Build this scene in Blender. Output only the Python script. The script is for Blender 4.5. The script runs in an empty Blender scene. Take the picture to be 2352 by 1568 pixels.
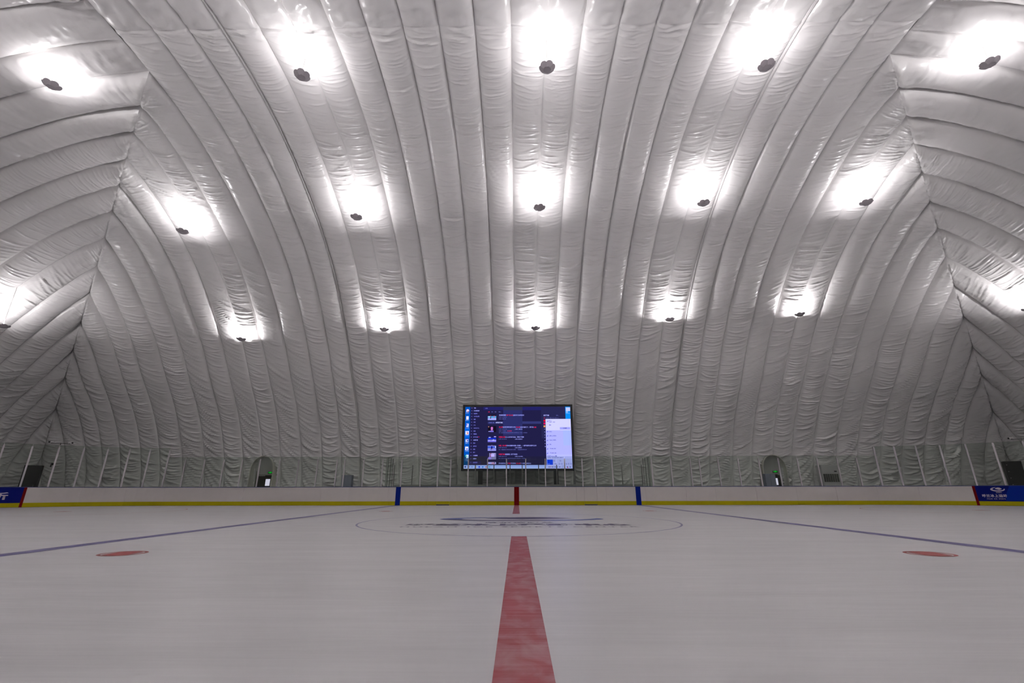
import bpy, bmesh, math, random
import numpy as np
from mathutils import Vector, Matrix

random.seed(7)
rng = np.random.default_rng(7)
scene = bpy.context.scene
COL = scene.collection

# ------------------------------------------------------------------ camera
cam_data = bpy.data.cameras.new('camera')
cam_data.sensor_fit = 'HORIZONTAL'
cam_data.sensor_width = 36.0
cam_data.lens = 1045.0 / 2352.0 * 36.0
cam_data.clip_start = 0.05
cam_data.clip_end = 300
cam = bpy.data.objects.new('camera', cam_data)
COL.objects.link(cam)
YAW, PITCH, ROLL = 0.0108, 0.31601, -0.00159
cam.matrix_world = (Matrix.Translation((-0.0255, -14.182, 0.8617)) @ Matrix.Rotation(YAW, 4, 'Z')
                    @ Matrix.Rotation(math.pi / 2 + PITCH, 4, 'X') @ Matrix.Rotation(ROLL, 4, 'Z'))
scene.camera = cam

# ------------------------------------------------------------------ world, exposure
world = bpy.data.worlds.new('world')
scene.world = world
world.use_nodes = True
world.node_tree.nodes['Background'].inputs[0].default_value = (0, 0, 0, 1)
world.node_tree.nodes['Background'].inputs[1].default_value = 0.0
scene.view_settings.view_transform = 'Standard'
scene.view_settings.look = 'None'
scene.view_settings.gamma = 1.0
scene.view_settings.use_curve_mapping = False
scene.view_settings.exposure = 0.0
scene.cycles.max_bounces = 6
scene.cycles.diffuse_bounces = 3
scene.cycles.glossy_bounces = 2
scene.cycles.transparent_max_bounces = 24
scene.cycles.sample_clamp_indirect = 0.0
scene.cycles.use_denoising = True
LAMP_WATTS = 94.0
LAMP_COLOR = (1.0, 0.972, 0.985)

# ------------------------------------------------------------------ helpers
def lin(c):
    """sRGB 0-255 to linear."""
    out = []
    for v in c:
        v /= 255.0
        out.append(v / 12.92 if v <= 0.04045 else ((v + 0.055) / 1.055) ** 2.4)
    return tuple(out)

MATS = {}
def mat(name, color, rough=0.5, metal=0.0, spec=0.5):
    if name in MATS: return MATS[name]
    m = bpy.data.materials.new(name); m.use_nodes = True
    b = m.node_tree.nodes['Principled BSDF']
    b.inputs['Base Color'].default_value = (*color, 1)
    b.inputs['Roughness'].default_value = rough
    b.inputs['Metallic'].default_value = metal
    b.inputs['Specular IOR Level'].default_value = spec
    MATS[name] = m
    return m

def grain(m, scale=6.0, amount=0.12, stretch=(1, 1, 1)):
    """procedural soft variation of the base colour (dirt, wear)."""
    nt = m.node_tree; b = nt.nodes['Principled BSDF']
    col = tuple(b.inputs['Base Color'].default_value)
    tc = nt.nodes.new('ShaderNodeTexCoord'); mp = nt.nodes.new('ShaderNodeMapping')
    mp.inputs['Scale'].default_value = stretch
    nz = nt.nodes.new('ShaderNodeTexNoise'); nz.inputs['Scale'].default_value = scale; nz.inputs['Detail'].default_value = 5
    mx = nt.nodes.new('ShaderNodeMix'); mx.data_type = 'RGBA'
    mx.inputs[6].default_value = tuple(c * (1 - amount) for c in col[:3]) + (1,)
    mx.inputs[7].default_value = tuple(min(1, c * (1 + amount)) for c in col[:3]) + (1,)
    nt.links.new(tc.outputs['Object'], mp.inputs['Vector']); nt.links.new(mp.outputs[0], nz.inputs['Vector'])
    nt.links.new(nz.outputs['Fac'], mx.inputs[0]); nt.links.new(mx.outputs[2], b.inputs['Base Color'])
    return m

def emit(name, color, strength=1.0):
    if name in MATS: return MATS[name]
    m = bpy.data.materials.new(name); m.use_nodes = True
    nt = m.node_tree; nt.nodes.remove(nt.nodes['Principled BSDF'])
    e = nt.nodes.new('ShaderNodeEmission'); e.inputs[0].default_value = (*color, 1); e.inputs[1].default_value = strength
    nt.links.new(e.outputs[0], nt.nodes['Material Output'].inputs[0])
    m.cycles.emission_sampling = 'NONE'          # dim sources: found by the paths themselves, keeps sampling on the lamps
    MATS[name] = m
    return m

def link(name, me, m, parent=None):
    o = bpy.data.objects.new(name, me); COL.objects.link(o)
    if m is not None and not me.materials: me.materials.append(m)
    if parent is not None: o.parent = parent
    return o

def pyd(name, verts, faces, m=None, parent=None, smooth=False):
    me = bpy.data.meshes.new(name); me.from_pydata([tuple(v) for v in verts], [], faces); me.update()
    if smooth: me.polygons.foreach_set('use_smooth', [True] * len(me.polygons))
    return link(name, me, m, parent)

def tag(o, label=None, cat=None, group=None, kind=None):
    if label: o['label'] = label
    if cat: o['category'] = cat
    if group: o['group'] = group
    if kind: o['kind'] = kind
    return o

def empty(name, loc=(0, 0, 0)):
    o = bpy.data.objects.new(name, None); COL.objects.link(o); o.location = loc
    o.empty_display_size = 0.2
    return o

def copy_tree(o, parent=None):
    c = o.copy(); COL.objects.link(c); c.parent = parent
    for ch in list(o.children): copy_tree(ch, c)
    return c

class MB:
    """collects boxes / tubes / prisms into one mesh."""
    def __init__(s): s.v = []; s.f = []
    def add(s, v, f):
        n = len(s.v); s.v += [tuple(p) for p in v]; s.f += [tuple(i + n for i in q) for q in f]; return s
    def box(s, x0, x1, y0, y1, z0, z1, bev=0.0):
        if bev <= 0:
            v = [(x, y, z) for x in (x0, x1) for y in (y0, y1) for z in (z0, z1)]
            return s.add(v, [(0, 1, 3, 2), (4, 6, 7, 5), (0, 4, 5, 1), (2, 3, 7, 6), (0, 2, 6, 4), (1, 5, 7, 3)])
        bm = bmesh.new(); bmesh.ops.create_cube(bm, size=1)
        for q in bm.verts: q.co = Vector(((x0 + x1) / 2 + q.co.x * (x1 - x0), (y0 + y1) / 2 + q.co.y * (y1 - y0), (z0 + z1) / 2 + q.co.z * (z1 - z0)))
        bmesh.ops.bevel(bm, geom=list(bm.edges), offset=bev, segments=2, affect='EDGES', profile=0.5)
        bm.verts.index_update()
        s.add([tuple(q.co) for q in bm.verts], [tuple(q.index for q in f.verts) for f in bm.faces]); bm.free()
        return s
    def tube(s, pts, r, n=8):
        pts = [Vector(p) for p in pts]; rings = []
        for i, p in enumerate(pts):
            t = (pts[min(i + 1, len(pts) - 1)] - pts[max(i - 1, 0)]).normalized()
            a = t.orthogonal().normalized() if i == 0 else (a0 - t * a0.dot(t)).normalized()
            a0 = a; b = t.cross(a)
            rr = r[i] if isinstance(r, (list, tuple)) else r
            rings.append([p + (a * math.cos(2 * math.pi * k / n) + b * math.sin(2 * math.pi * k / n)) * rr for k in range(n)])
        v = [q for g in rings for q in g]; f = []
        for i in range(len(pts) - 1):
            for k in range(n): f.append((i * n + k, i * n + (k + 1) % n, (i + 1) * n + (k + 1) % n, (i + 1) * n + k))
        f.append(tuple(range(n - 1, -1, -1))); f.append(tuple((len(pts) - 1) * n + k for k in range(n)))
        return s.add(v, f)
    def build(s, name, m, parent=None, smooth=False): return pyd(name, s.v, s.f, m, parent, smooth)

def text_mesh(body, size=1.0, spacing=1.0, bold=0.0, align='CENTER'):
    cu = bpy.data.curves.new('lettering', 'FONT'); cu.body = body; cu.size = size; cu.resolution_u = 2
    cu.align_x = align; cu.align_y = 'CENTER'; cu.space_character = spacing; cu.offset = bold
    o = bpy.data.objects.new('lettering', cu); COL.objects.link(o)
    dg = bpy.context.evaluated_depsgraph_get()
    me = bpy.data.meshes.new_from_object(o.evaluated_get(dg))
    bpy.data.objects.remove(o); bpy.data.curves.remove(cu)
    me.materials.clear()
    return me

def fit_text(me, x0, x1, y0, y1):
    """scale and move lettering to fill a rectangle of its own plane."""
    n = len(me.vertices)
    if n == 0: return me
    co = np.empty(n * 3, 'f'); me.vertices.foreach_get('co', co); co = co.reshape(-1, 3)
    lo, hi = co[:, :2].min(0), co[:, :2].max(0); sp = np.maximum(hi - lo, 1e-6)
    co[:, 0] = x0 + (co[:, 0] - lo[0]) / sp[0] * (x1 - x0)
    co[:, 1] = y0 + (co[:, 1] - lo[1]) / sp[1] * (y1 - y0)
    me.vertices.foreach_set('co', co.ravel()); me.update()
    return me

# ------------------------------------------------------------------ materials
def make_liner():
    m = bpy.data.materials.new('liner_fabric'); m.use_nodes = True
    nt = m.node_tree; N = nt.nodes; L = nt.links
    b = N['Principled BSDF']
    b.inputs['Base Color'].default_value = (0.91, 0.888, 0.882, 1)
    b.inputs['Roughness'].default_value = 0.27
    b.inputs['Specular IOR Level'].default_value = 0.5
    # faint cloudy discolouration of the cloth
    uv = N.new('ShaderNodeUVMap'); uv.uv_map = 'UVMap'
    n = N.new('ShaderNodeTexNoise'); n.inputs['Scale'].default_value = 0.7; n.inputs['Detail'].default_value = 0.0; L.new(uv.outputs[0], n.inputs['Vector'])
    mx = N.new('ShaderNodeMix'); mx.data_type = 'RGBA'; mx.inputs[6].default_value = (0.92, 0.895, 0.888, 1); mx.inputs[7].default_value = (0.945, 0.925, 0.92, 1)
    L.new(n.outputs['Fac'], mx.inputs[0]); L.new(mx.outputs[2], b.inputs['Base Color'])
    return m
LINER = make_liner()

def make_ice(name, color, color2=None, cover=0.0):
    """ice: long resurfacing streaks, slight gloss; painted markings lie in the ice and share its surface."""
    m = bpy.data.materials.new(name); m.use_nodes = True
    nt = m.node_tree; N = nt.nodes; L = nt.links; b = N['Principled BSDF']
    geo = N.new('ShaderNodeNewGeometry')
    mp = N.new('ShaderNodeMapping'); mp.inputs['Scale'].default_value = (0.35, 3.0, 1.0); L.new(geo.outputs['Position'], mp.inputs['Vector'])
    n1 = N.new('ShaderNodeTexNoise'); n1.inputs['Scale'].default_value = 0.8; n1.inputs['Detail'].default_value = 4; n1.inputs['Roughness'].default_value = 0.65
    L.new(mp.outputs[0], n1.inputs['Vector'])
    mp2 = N.new('ShaderNodeMapping'); mp2.inputs['Scale'].default_value = (1.5, 40.0, 1.0); mp2.inputs['Rotation'].default_value = (0, 0, 0.03); L.new(geo.outputs['Position'], mp2.inputs['Vector'])
    n2 = N.new('ShaderNodeTexNoise'); n2.inputs['Scale'].default_value = 1.0; n2.inputs['Detail'].default_value = 2; L.new(mp2.outputs[0], n2.inputs['Vector'])
    mx = N.new('ShaderNodeMix'); mx.data_type = 'RGBA'
    mr = N.new('ShaderNodeMapRange'); mr.inputs['From Min'].default_value = 0.3; mr.inputs['From Max'].default_value = 0.7
    L.new(n1.outputs['Fac'], mr.inputs['Value'])
    mx.inputs[6].default_value = tuple(c * 0.90 for c in color) + (1,); mx.inputs[7].default_value = tuple(min(1, c * 1.05) for c in color) + (1,)
    L.new(mr.outputs[0], mx.inputs[0]); out = mx.outputs[2]
    if color2 is not None:      # frost clouding over the paint
        mp3 = N.new('ShaderNodeMapping'); mp3.inputs['Scale'].default_value = (5.0, 3.5, 1.0); L.new(geo.outputs['Position'], mp3.inputs['Vector'])
        n3 = N.new('ShaderNodeTexNoise'); n3.inputs['Scale'].default_value = 1.0; n3.inputs['Detail'].default_value = 4; n3.inputs['Distortion'].default_value = 0.6
        L.new(mp3.outputs[0], n3.inputs['Vector'])
        r3 = N.new('ShaderNodeMapRange'); r3.inputs['From Min'].default_value = 0.42; r3.inputs['From Max'].default_value = 0.72; r3.inputs['To Max'].default_value = cover
        L.new(n3.outputs['Fac'], r3.inputs['Value'])
        m2 = N.new('ShaderNodeMix'); m2.data_type = 'RGBA'; L.new(r3.outputs[0], m2.inputs[0]); L.new(out, m2.inputs[6]); m2.inputs[7].default_value = (*color2, 1)
        out = m2.outputs[2]
    L.new(out, b.inputs['Base Color'])
    b.inputs['Specular IOR Level'].default_value = 0.35
    rr = N.new('ShaderNodeMapRange'); rr.inputs['From Min'].default_value = 0.3; rr.inputs['From Max'].default_value = 0.7
    rr.inputs['To Min'].default_value = 0.30; rr.inputs['To Max'].default_value = 0.48; L.new(n2.outputs['Fac'], rr.inputs['Value']); L.new(rr.outputs[0], b.inputs['Roughness'])
    bp = N.new('ShaderNodeBump'); bp.inputs['Strength'].default_value = 0.15; bp.inputs['Distance'].default_value = 0.004
    L.new(n2.outputs['Fac'], bp.inputs['Height']); L.new(bp.outputs[0], b.inputs['Normal'])
    return m
ICE_C = (0.61, 0.597, 0.612)
ICE = make_ice('ice', ICE_C)
ICE_RED = make_ice('ice_red_paint', (0.36, 0.055, 0.065), (0.46, 0.25, 0.27), 0.85)
ICE_DOT = make_ice('ice_red_spot', (0.42, 0.08, 0.08), (0.42, 0.16, 0.16), 0.6)
ICE_RING = make_ice('ice_red_ring', (0.44, 0.14, 0.13))
ICE_BLUE = make_ice('ice_blue_paint', (0.135, 0.12, 0.30), (0.26, 0.24, 0.40), 0.6)
ICE_NAVY = make_ice('ice_navy_paint', (0.07, 0.052, 0.13), (0.15, 0.125, 0.21), 0.5)
ICE_SKY = make_ice('ice_bright_blue_paint', (0.05, 0.09, 0.34), (0.12, 0.15, 0.40), 0.5)

BOARD = grain(mat('board_white', (0.62, 0.575, 0.56), 0.45), 3.0, 0.04)
YELLOW = grain(mat('kick_yellow', (0.46, 0.40, 0.002), 0.6, 0, 0.15), 4.0, 0.06)
BLUE = mat('stripe_blue', (0.001, 0.016, 0.24), 0.6, 0, 0.12)
RED = mat('stripe_red', (0.17, 0.001, 0.002), 0.6, 0, 0.12)
CAP = mat('cap_blue', (0.03, 0.05, 0.20), 0.4)
ADBLUE = mat('advert_blue', (0.001, 0.007, 0.17), 0.6, 0, 0.12)
ADBLUE2 = mat('advert_lighter_blue', (0.001, 0.026, 0.31), 0.6, 0, 0.12)
ADWHITE = mat('advert_white', (0.62, 0.55, 0.66), 0.5)
ADYELLOW = mat('advert_yellow', (0.55, 0.42, 0.01), 0.5)
ALU = mat('aluminium', (0.56, 0.52, 0.545), 0.5)
ALU_TALL = mat('bright_aluminium', (0.60, 0.56, 0.59), 0.5)
DARKALU = mat('dark_glass_edge', (0.06, 0.065, 0.06), 0.4)
BLACK = mat('black_paint', (0.008, 0.008, 0.009), 0.5)
DOORGREY = mat('door_dark_grey', (0.045, 0.042, 0.034), 0.45)
CREAM = grain(mat('portal_cream', (0.78, 0.755, 0.68), 0.6), 2.0, 0.08)
CABINET = mat('cabinet_blue_grey', (0.31, 0.33, 0.42), 0.45)
ACWHITE = mat('ac_white', (0.56, 0.545, 0.555), 0.45)
VENT = mat('vent_dark', (0.14, 0.14, 0.12), 0.6)
LAMPGREY = mat('lamp_grey', (0.50, 0.46, 0.495), 0.6)
RUBBER = grain(mat('rubber_floor', (0.10, 0.10, 0.105), 0.8), 5.0, 0.2)
WHITE = mat('white_plastic', (0.6, 0.58, 0.58), 0.4)

def make_glass(tint, name):
    m = bpy.data.materials.new(name); m.use_nodes = True
    nt = m.node_tree; N = nt.nodes; L = nt.links; N.remove(N['Principled BSDF'])
    t = N.new('ShaderNodeBsdfTransparent'); t.inputs[0].default_value = (*tint, 1)
    g = N.new('ShaderNodeBsdfGlossy'); g.inputs['Roughness'].default_value = 0.03; g.inputs['Color'].default_value = (0.9, 0.9, 0.9, 1)
    lw = N.new('ShaderNodeLayerWeight'); pw = N.new('ShaderNodeMath'); pw.operation = 'POWER'; pw.inputs[1].default_value = 5.0
    L.new(lw.outputs['Facing'], pw.inputs[0]); fr = N.new('ShaderNodeMath'); fr.operation = 'MULTIPLY_ADD'; fr.inputs[1].default_value = 0.5; fr.inputs[2].default_value = 0.025
    L.new(pw.outputs[0], fr.inputs[0])
    mx = N.new('ShaderNodeMixShader'); L.new(fr.outputs[0], mx.inputs[0]); L.new(t.outputs[0], mx.inputs[1]); L.new(g.outputs[0], mx.inputs[2])
    L.new(mx.outputs[0], N['Material Output'].inputs[0])
    return m
GLASS = make_glass((0.865, 0.895, 0.865), 'acrylic_shield')
CLEAR = make_glass((0.95, 0.965, 0.95), 'clear_shield')

# ------------------------------------------------------------------ dome shape
# section of the dome: distance from the ridge plane -> height
PROF = np.array([(0, 19.25), (4.96, 18.68), (8.71, 17.39), (12.7, 15.2), (16.69, 11.41), (18.97, 8.42), (19.87, 7.3), (21.4, 4.87), (22.5, 2.0), (22.85, -0.05)])
def dense_profile(P, n=600):
    P = np.vstack([P[1] * [-1, 1], P]); t = np.r_[0, np.cumsum(np.hypot(*np.diff(P, axis=0).T))]
    m = np.gradient(P, t, axis=0); out = []
    for x in np.linspace(t[1], t[-1], n):
        i = min(np.searchsorted(t, x, side='right') - 1, len(t) - 2); d = t[i + 1] - t[i]; q = (x - t[i]) / d
        out.append((2*q**3 - 3*q**2 + 1) * P[i] + (q**3 - 2*q**2 + q) * d * m[i] + (-2*q**3 + 3*q**2) * P[i+1] + (q**3 - q**2) * d * m[i+1])
    return np.array(out)
HALF = dense_profile(PROF)
FULL = np.vstack([HALF[::-1], HALF[1:] * [-1, 1]])            # from +base over the ridge to -base
ARC = np.r_[0, np.cumsum(np.hypot(*np.diff(FULL, axis=0).T))]
TAN = np.gradient(FULL, ARC, axis=0); NRM = np.stack([-TAN[:, 1], TAN[:, 0]], 1)   # candidate normals
if NRM[10, 0] > 0: NRM = -NRM                                  # towards the inside
NRM /= np.linalg.norm(NRM, axis=1)[:, None]
def dome_z(d): return float(np.interp(abs(d), HALF[:, 0], HALF[:, 1]))
def arc_at(d): return np.interp(-d, -FULL[:, 0], ARC)          # FULL[:,0] runs downwards
OFF_L, OFF_R = 15.2, 15.35
LEFT_X = [-38.05, -37.25, -35.35, -33.73, -32.46, -31.04, -29.42, -27.93, -26.17, -24.45, -22.88, -21.41, -19.83, -18.46, -16.82]
RIGHT_X = [16.56, 18.05, 19.55, 21.11, 22.74, 24.48, 26.07, 27.84, 29.5, 31.17, 32.67, 33.94, 35.79, 37.4, 38.2]
MID_X = [1.3 + 1.5 * n for n in range(-11, 10)]
SEAMS_X = LEFT_X + MID_X + RIGHT_X
LAMP_SEAMS = {1.3, -19.83, 19.55}
LAMP_SEAMS |= {round(1.3 + 1.5 * n, 3) for n in (6, -7)}
RIDGE_Y = -0.35
DOORS = [(-19.62, 0.90), (19.48, 0.90)]

def seam_off(x): return 0.13 if any(abs(x - q) < 0.02 for q in LAMP_SEAMS) else 0.0

def perlin(x, y, seed):
    """gradient noise, about -0.7..0.7, vectorised."""
    xi = np.floor(x).astype(np.int64); yi = np.floor(y).astype(np.int64); xf = x - xi; yf = y - yi
    def g(ix, iy, dx, dy):
        h = (ix * 374761393 + iy * 668265263 + int(seed) * 974711) & 0x7fffffff
        h = ((h ^ (h >> 13)) * 1274126177) & 0x7fffffff
        t = ((h ^ (h >> 16)) & 0xffff) / 65536.0 * 6.2831853
        return np.cos(t) * dx + np.sin(t) * dy
    fx = xf * xf * xf * (xf * (xf * 6 - 15) + 10); fy = yf * yf * yf * (yf * (yf * 6 - 15) + 10)
    a = g(xi, yi, xf, yf); b = g(xi + 1, yi, xf - 1, yf); c = g(xi, yi + 1, xf, yf - 1); d = g(xi + 1, yi + 1, xf - 1, yf - 1)
    return (a + (b - a) * fx) * (1 - fy) + (c + (d - c) * fx) * fy
def sstep(x, a, b):
    t = np.clip((x - a) / (b - a), 0, 1); return t * t * (3 - 2 * t)
def wrinkles(U, S, Z, hip, wid, ridge_dist, near, side):
    """folds of the fabric: swags low on the wall, fine cross creases higher, gathers at seams, hips and the ridge stitch."""
    sd = int(rng.integers(1, 99999)); S = np.ascontiguousarray(S); uc = U - 0.5; par = 1 - 4 * uc * uc
    low = 1 - np.clip(Z / 17.0, 0, 1); bot = 1 - sstep(Z, 2.5, 10.0)
    sag = 0.10 + 0.50 * low ** 2
    lean = (rng.uniform(-0.45, 0.45) - 0.60 * side + 1.3 * perlin(S * 0.15, S * 0 + 3.1, sd)) * (0.45 + 0.75 * low)
    vv = S + sag * par * (1 + 0.8 * perlin(S * 0.5, U * 0.6, sd + 9)) - lean * uc * wid * 1.3 + 0.10 * perlin(U * 2.5, S * 1.1, sd + 31)
    X = U * wid
    def crest(fx, fy, k, sharp, p=1.2):
        n = perlin(X * fx + 17.3, vv * fy, sd + k); return np.clip(1 - np.abs(n) * sharp, 0, 1) ** p
    h = 0.013 * crest(0.25, 4.2, 4, 4.5) * (0.35 + 0.65 * low)
    # single folds, each hanging from one seam and running across the panel
    smax = float(S.max()); smid = S[:, S.shape[1] // 2]
    zmid = Z[:, Z.shape[1] // 2]
    v0 = 0.2; bias = 0.5 + 0.45 * side
    while v0 < smax:
        z0 = float(np.interp(v0, smid, zmid)); lw = max(0.0, 1 - z0 / 15.0)
        run = 0.5 + 0.5 * math.sin(v0 * 0.55 + sd) * math.sin(v0 * 0.23 + sd * 1.7)           # calmer and busier stretches
        v0 += rng.uniform(0.04, 0.15) * (1.0 + 0.5 * (1 - run)) * (1.0 + 0.6 * (1 - lw))
        sg = rng.uniform(0.020, 0.040) * (1.0 + 0.45 * max(0.0, 1 - z0 / 6.0)); amp = sg * rng.uniform(1.2, 3.3) * (0.45 + 0.60 * lw) * (0.8 + 0.3 * run)
        fromleft = rng.random() < bias
        drop = rng.uniform(0.05, 0.30) + lw ** 1.5 * rng.uniform(0.10, 1.0)
        swag = rng.random() < 0.40
        up_ = math.ceil((drop + 0.3) / max(1e-3, smax) * S.shape[0])
        i0 = int(np.searchsorted(smid, v0 - drop - 0.9)); i1 = int(np.searchsorted(smid, v0 + 0.9))
        if i1 - i0 < 2: continue
        t = U[i0:i1] if fromleft else 1 - U[i0:i1]
        ext = rng.uniform(0.65, 1.25)
        cv = v0 - (drop * 0.55 * 4 * t * (1 - t) if swag else drop * (1 - (1 - t) ** 2))
        cv = cv + np.interp(v0, smid, lean[:, 0]) * uc[i0:i1] * wid * 0.9
        dv = S[i0:i1] - cv + 0.02 * np.sin(t * 9 + v0 * 7)
        env = sstep(t, -0.08, 0.22) * (1 - sstep(t, ext - 0.4, ext)) if not swag else sstep(t, -0.02, 0.3) * (1 - sstep(t, 0.7, 1.02))
        # steep lit crest, softer below
        slp = np.gradient(cv, axis=1) / np.maximum(np.gradient(U[i0:i1], axis=1) * wid, 1e-4)
        sgm = np.where(dv > 0, sg * 0.75, sg * 1.5) * np.sqrt(1 + np.minimum(slp * slp, 6.0))
        h[i0:i1] = np.maximum(h[i0:i1], 0) + amp * env * np.exp(-(dv / sgm) ** 2)
    # taut upper slope: long thin diagonal creases
    up = sstep(Z, 12.5, 17.0)
    w2 = S + uc * wid * rng.uniform(-1.8, 1.8)
    m2 = sstep(perlin(X * 0.4, S * 0.25, sd + 23), -0.1, 0.3)
    h += 0.045 * up * m2 * np.clip(1 - np.abs(perlin(X * 0.3 + 5, w2 * 1.3, sd + 21)) * 9.0, 0, 1) ** 1.3
    # seam gathers
    edge = np.clip(1 - par, 0, 1) ** 3
    h += 0.050 * edge * perlin(X * 0.9, S * 4.0, sd + 5) * (0.4 + 0.8 * sstep(perlin(S * 0.3, S * 0 + 7.7, sd + 8), -0.1, 0.3))
    # radiating gathers at the hip
    hm = np.exp(-hip * 0.9)
    h += 0.14 * hm * np.clip(1 - np.abs(perlin(U * 5.0 + 0.5 * hip, hip * 0.6, sd + 6)) * 3.2, 0, 1)
    # stitched cross seam at the ridge, crumpled on the near side
    rm = np.exp(-np.abs(ridge_dist) * (0.35 if near else 1.6))
    h += 0.10 * rm * np.clip(1 - np.abs(perlin(X * 1.3 + S * 0.5, S * 1.9, sd + 7)) * 3.5, 0, 1)
    return h

def liner_panel(a, b, end_d, axis, sign, off, oa, ob, parent, step=0.027, nu=16, central=False):
    """one quilted strip between seams a and b; end_d(c) gives where it stops (distance from ridge plane)."""
    uu = np.linspace(0, 1, nu + 1); uu = 0.5 - 0.5 * np.cos(uu * np.pi) * (0.6) - 0.4 * (0.5 - uu)  # denser at seams
    uu = (uu - uu[0]) / (uu[-1] - uu[0])
    cc = a + (b - a) * uu
    send = np.array([arc_at(end_d(c)) for c in cc])
    nv = max(3, int(math.ceil(send.max() / step)))
    w = np.linspace(0, 1, nv + 1)
    S = np.minimum(w[:, None] * send.max(), send[None, :])       # rows run level, cut off along the mitre
    D = np.interp(S, ARC, FULL[:, 0]); Z = np.interp(S, ARC, FULL[:, 1])
    ND = np.interp(S, ARC, NRM[:, 0]); NZ = np.interp(S, ARC, NRM[:, 1])
    U = np.broadcast_to(uu[None, :], S.shape)
    hip = (send[None, :] - S) * 0.75
    tp = np.clip(hip / 1.1, 0, 1); tp = tp * tp * (3 - 2 * tp)
    rd = np.full_like(S, 9.0)
    wh = np.exp(-hip / 0.7)                                   # weight of the hip (mitre) line
    flat_end = axis == 'E' and max(abs(a), abs(b)) < 1.8
    if central: tp = 0.55 + 0.45 * tp; rd = send[None, :] - S; wh = wh * 0
    elif not flat_end: tp = 1.0 + 1.1 * np.exp(-hip / 0.75)      # the fabric spans the mitre between its pinned nodes
    else: wh = wh * 0
    dep = 0.14 + 0.15 * np.clip(Z / 11.0, 0, 1)
    if oa or ob: dep = dep * (0.62 + 0.38 * wh)
    sh = np.power(np.clip(1 - np.abs(2 * U - 1) ** 2.5, 0, 1), 0.62)
    k1, k2, p1, p2 = rng.uniform(.5, 1.1), rng.uniform(1.4, 2.6), rng.uniform(0, 6.28), rng.uniform(0, 6.28)
    und = 1 + 0.10 * np.sin(S * k1 + p1) + 0.06 * np.sin(S * k2 + p2 + U * 2.0)
    und = 1 + (und - 1) * (sstep(rd, 0.0, 1.5) if central else sstep(hip, 0.0, 1.0))
    B = ((oa * (1 - U) + ob * U) * (1 - wh) + dep * sh * und) * tp
    fold = wrinkles(U, S, Z, np.full_like(hip, 9.0) if central else hip, b - a, rd, sign < 0, (-max(-1.0, min(1.0, (a + b) / 30.0)) if axis == 'T' else 0.3 * sign))
    B = B + fold * (sstep(rd, 0.0, 0.12) if central else sstep(hip, 0.0, 0.12)) * sstep(S, 0.0, 0.3) * (1 - 0.75 * (np.abs(2 * U - 1) ** 10))
    E_ = ND * B * 0.5 * wh                                    # sideways share near the mitre
    D = D + ND * B * (1 - 0.5 * wh); Z = Z + NZ * B
    C = np.broadcast_to(cc[None, :], S.shape)
    if axis == 'T':
        X, Y = C + np.sign((a + b) / 2) * E_, sign * D
        if sign > 0:
            for xd, hw in DOORS:
                ex = np.abs(X - xd) / (hw - 0.06)
                top = 2.35 + 1.08 * np.sqrt(np.clip(1 - ex ** 2, 0, 1))
                Y = np.where((ex < 1) & (Z < top), Y + 1.2, Y)
    else:
        X, Y = sign * (off + D), C + np.sign((a + b) / 2) * E_
    n = nu + 1
    co = np.stack([X, Y, np.maximum(Z, -0.04)], -1).reshape(-1, 3).astype('f')
    i = (np.arange(nv)[:, None] * n + np.arange(nu)[None, :]).ravel()
    quads = np.stack([i, i + 1, i + n + 1, i + n], 1)
    done = (S >= send[None, :] - 1e-6).ravel()
    quads = quads[~(done[i] & done[i + 1])]
    p0, p1_, p3 = co[quads[0, 0]], co[quads[0, 1]], co[quads[0, 3]]
    nrm = np.cross(p1_ - p0, p3 - p0)
    if np.dot(nrm, np.array([0, 0, 6.0]) - p0) < 0: quads = quads[:, ::-1]
    me = bpy.data.meshes.new('liner_panel')
    me.vertices.add(len(co)); me.vertices.foreach_set('co', co.ravel())
    nq = len(quads); me.loops.add(nq * 4); me.loops.foreach_set('vertex_index', quads.ravel().astype('i'))
    me.polygons.add(nq); me.polygons.foreach_set('loop_start', np.arange(0, nq * 4, 4, dtype='i'))
    me.update(calc_edges=True)
    me.polygons.foreach_set('use_smooth', np.ones(nq, bool))
    l1 = me.uv_layers.new(name='UVMap'); l2 = me.uv_layers.new(name='Hip')
    idx = quads.ravel()
    uva = np.stack([U.ravel(), S.ravel()], 1)[idx].astype('f'); uvb = np.stack([hip.ravel() if not central else np.full(hip.size, 5.0), (Z / 19.5).ravel()], 1)[idx].astype('f')
    l1.data.foreach_set('uv', uva.ravel()); l2.data.foreach_set('uv', uvb.ravel())
    me.validate()
    return link('liner_panel', me, LINER, parent)

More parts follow.
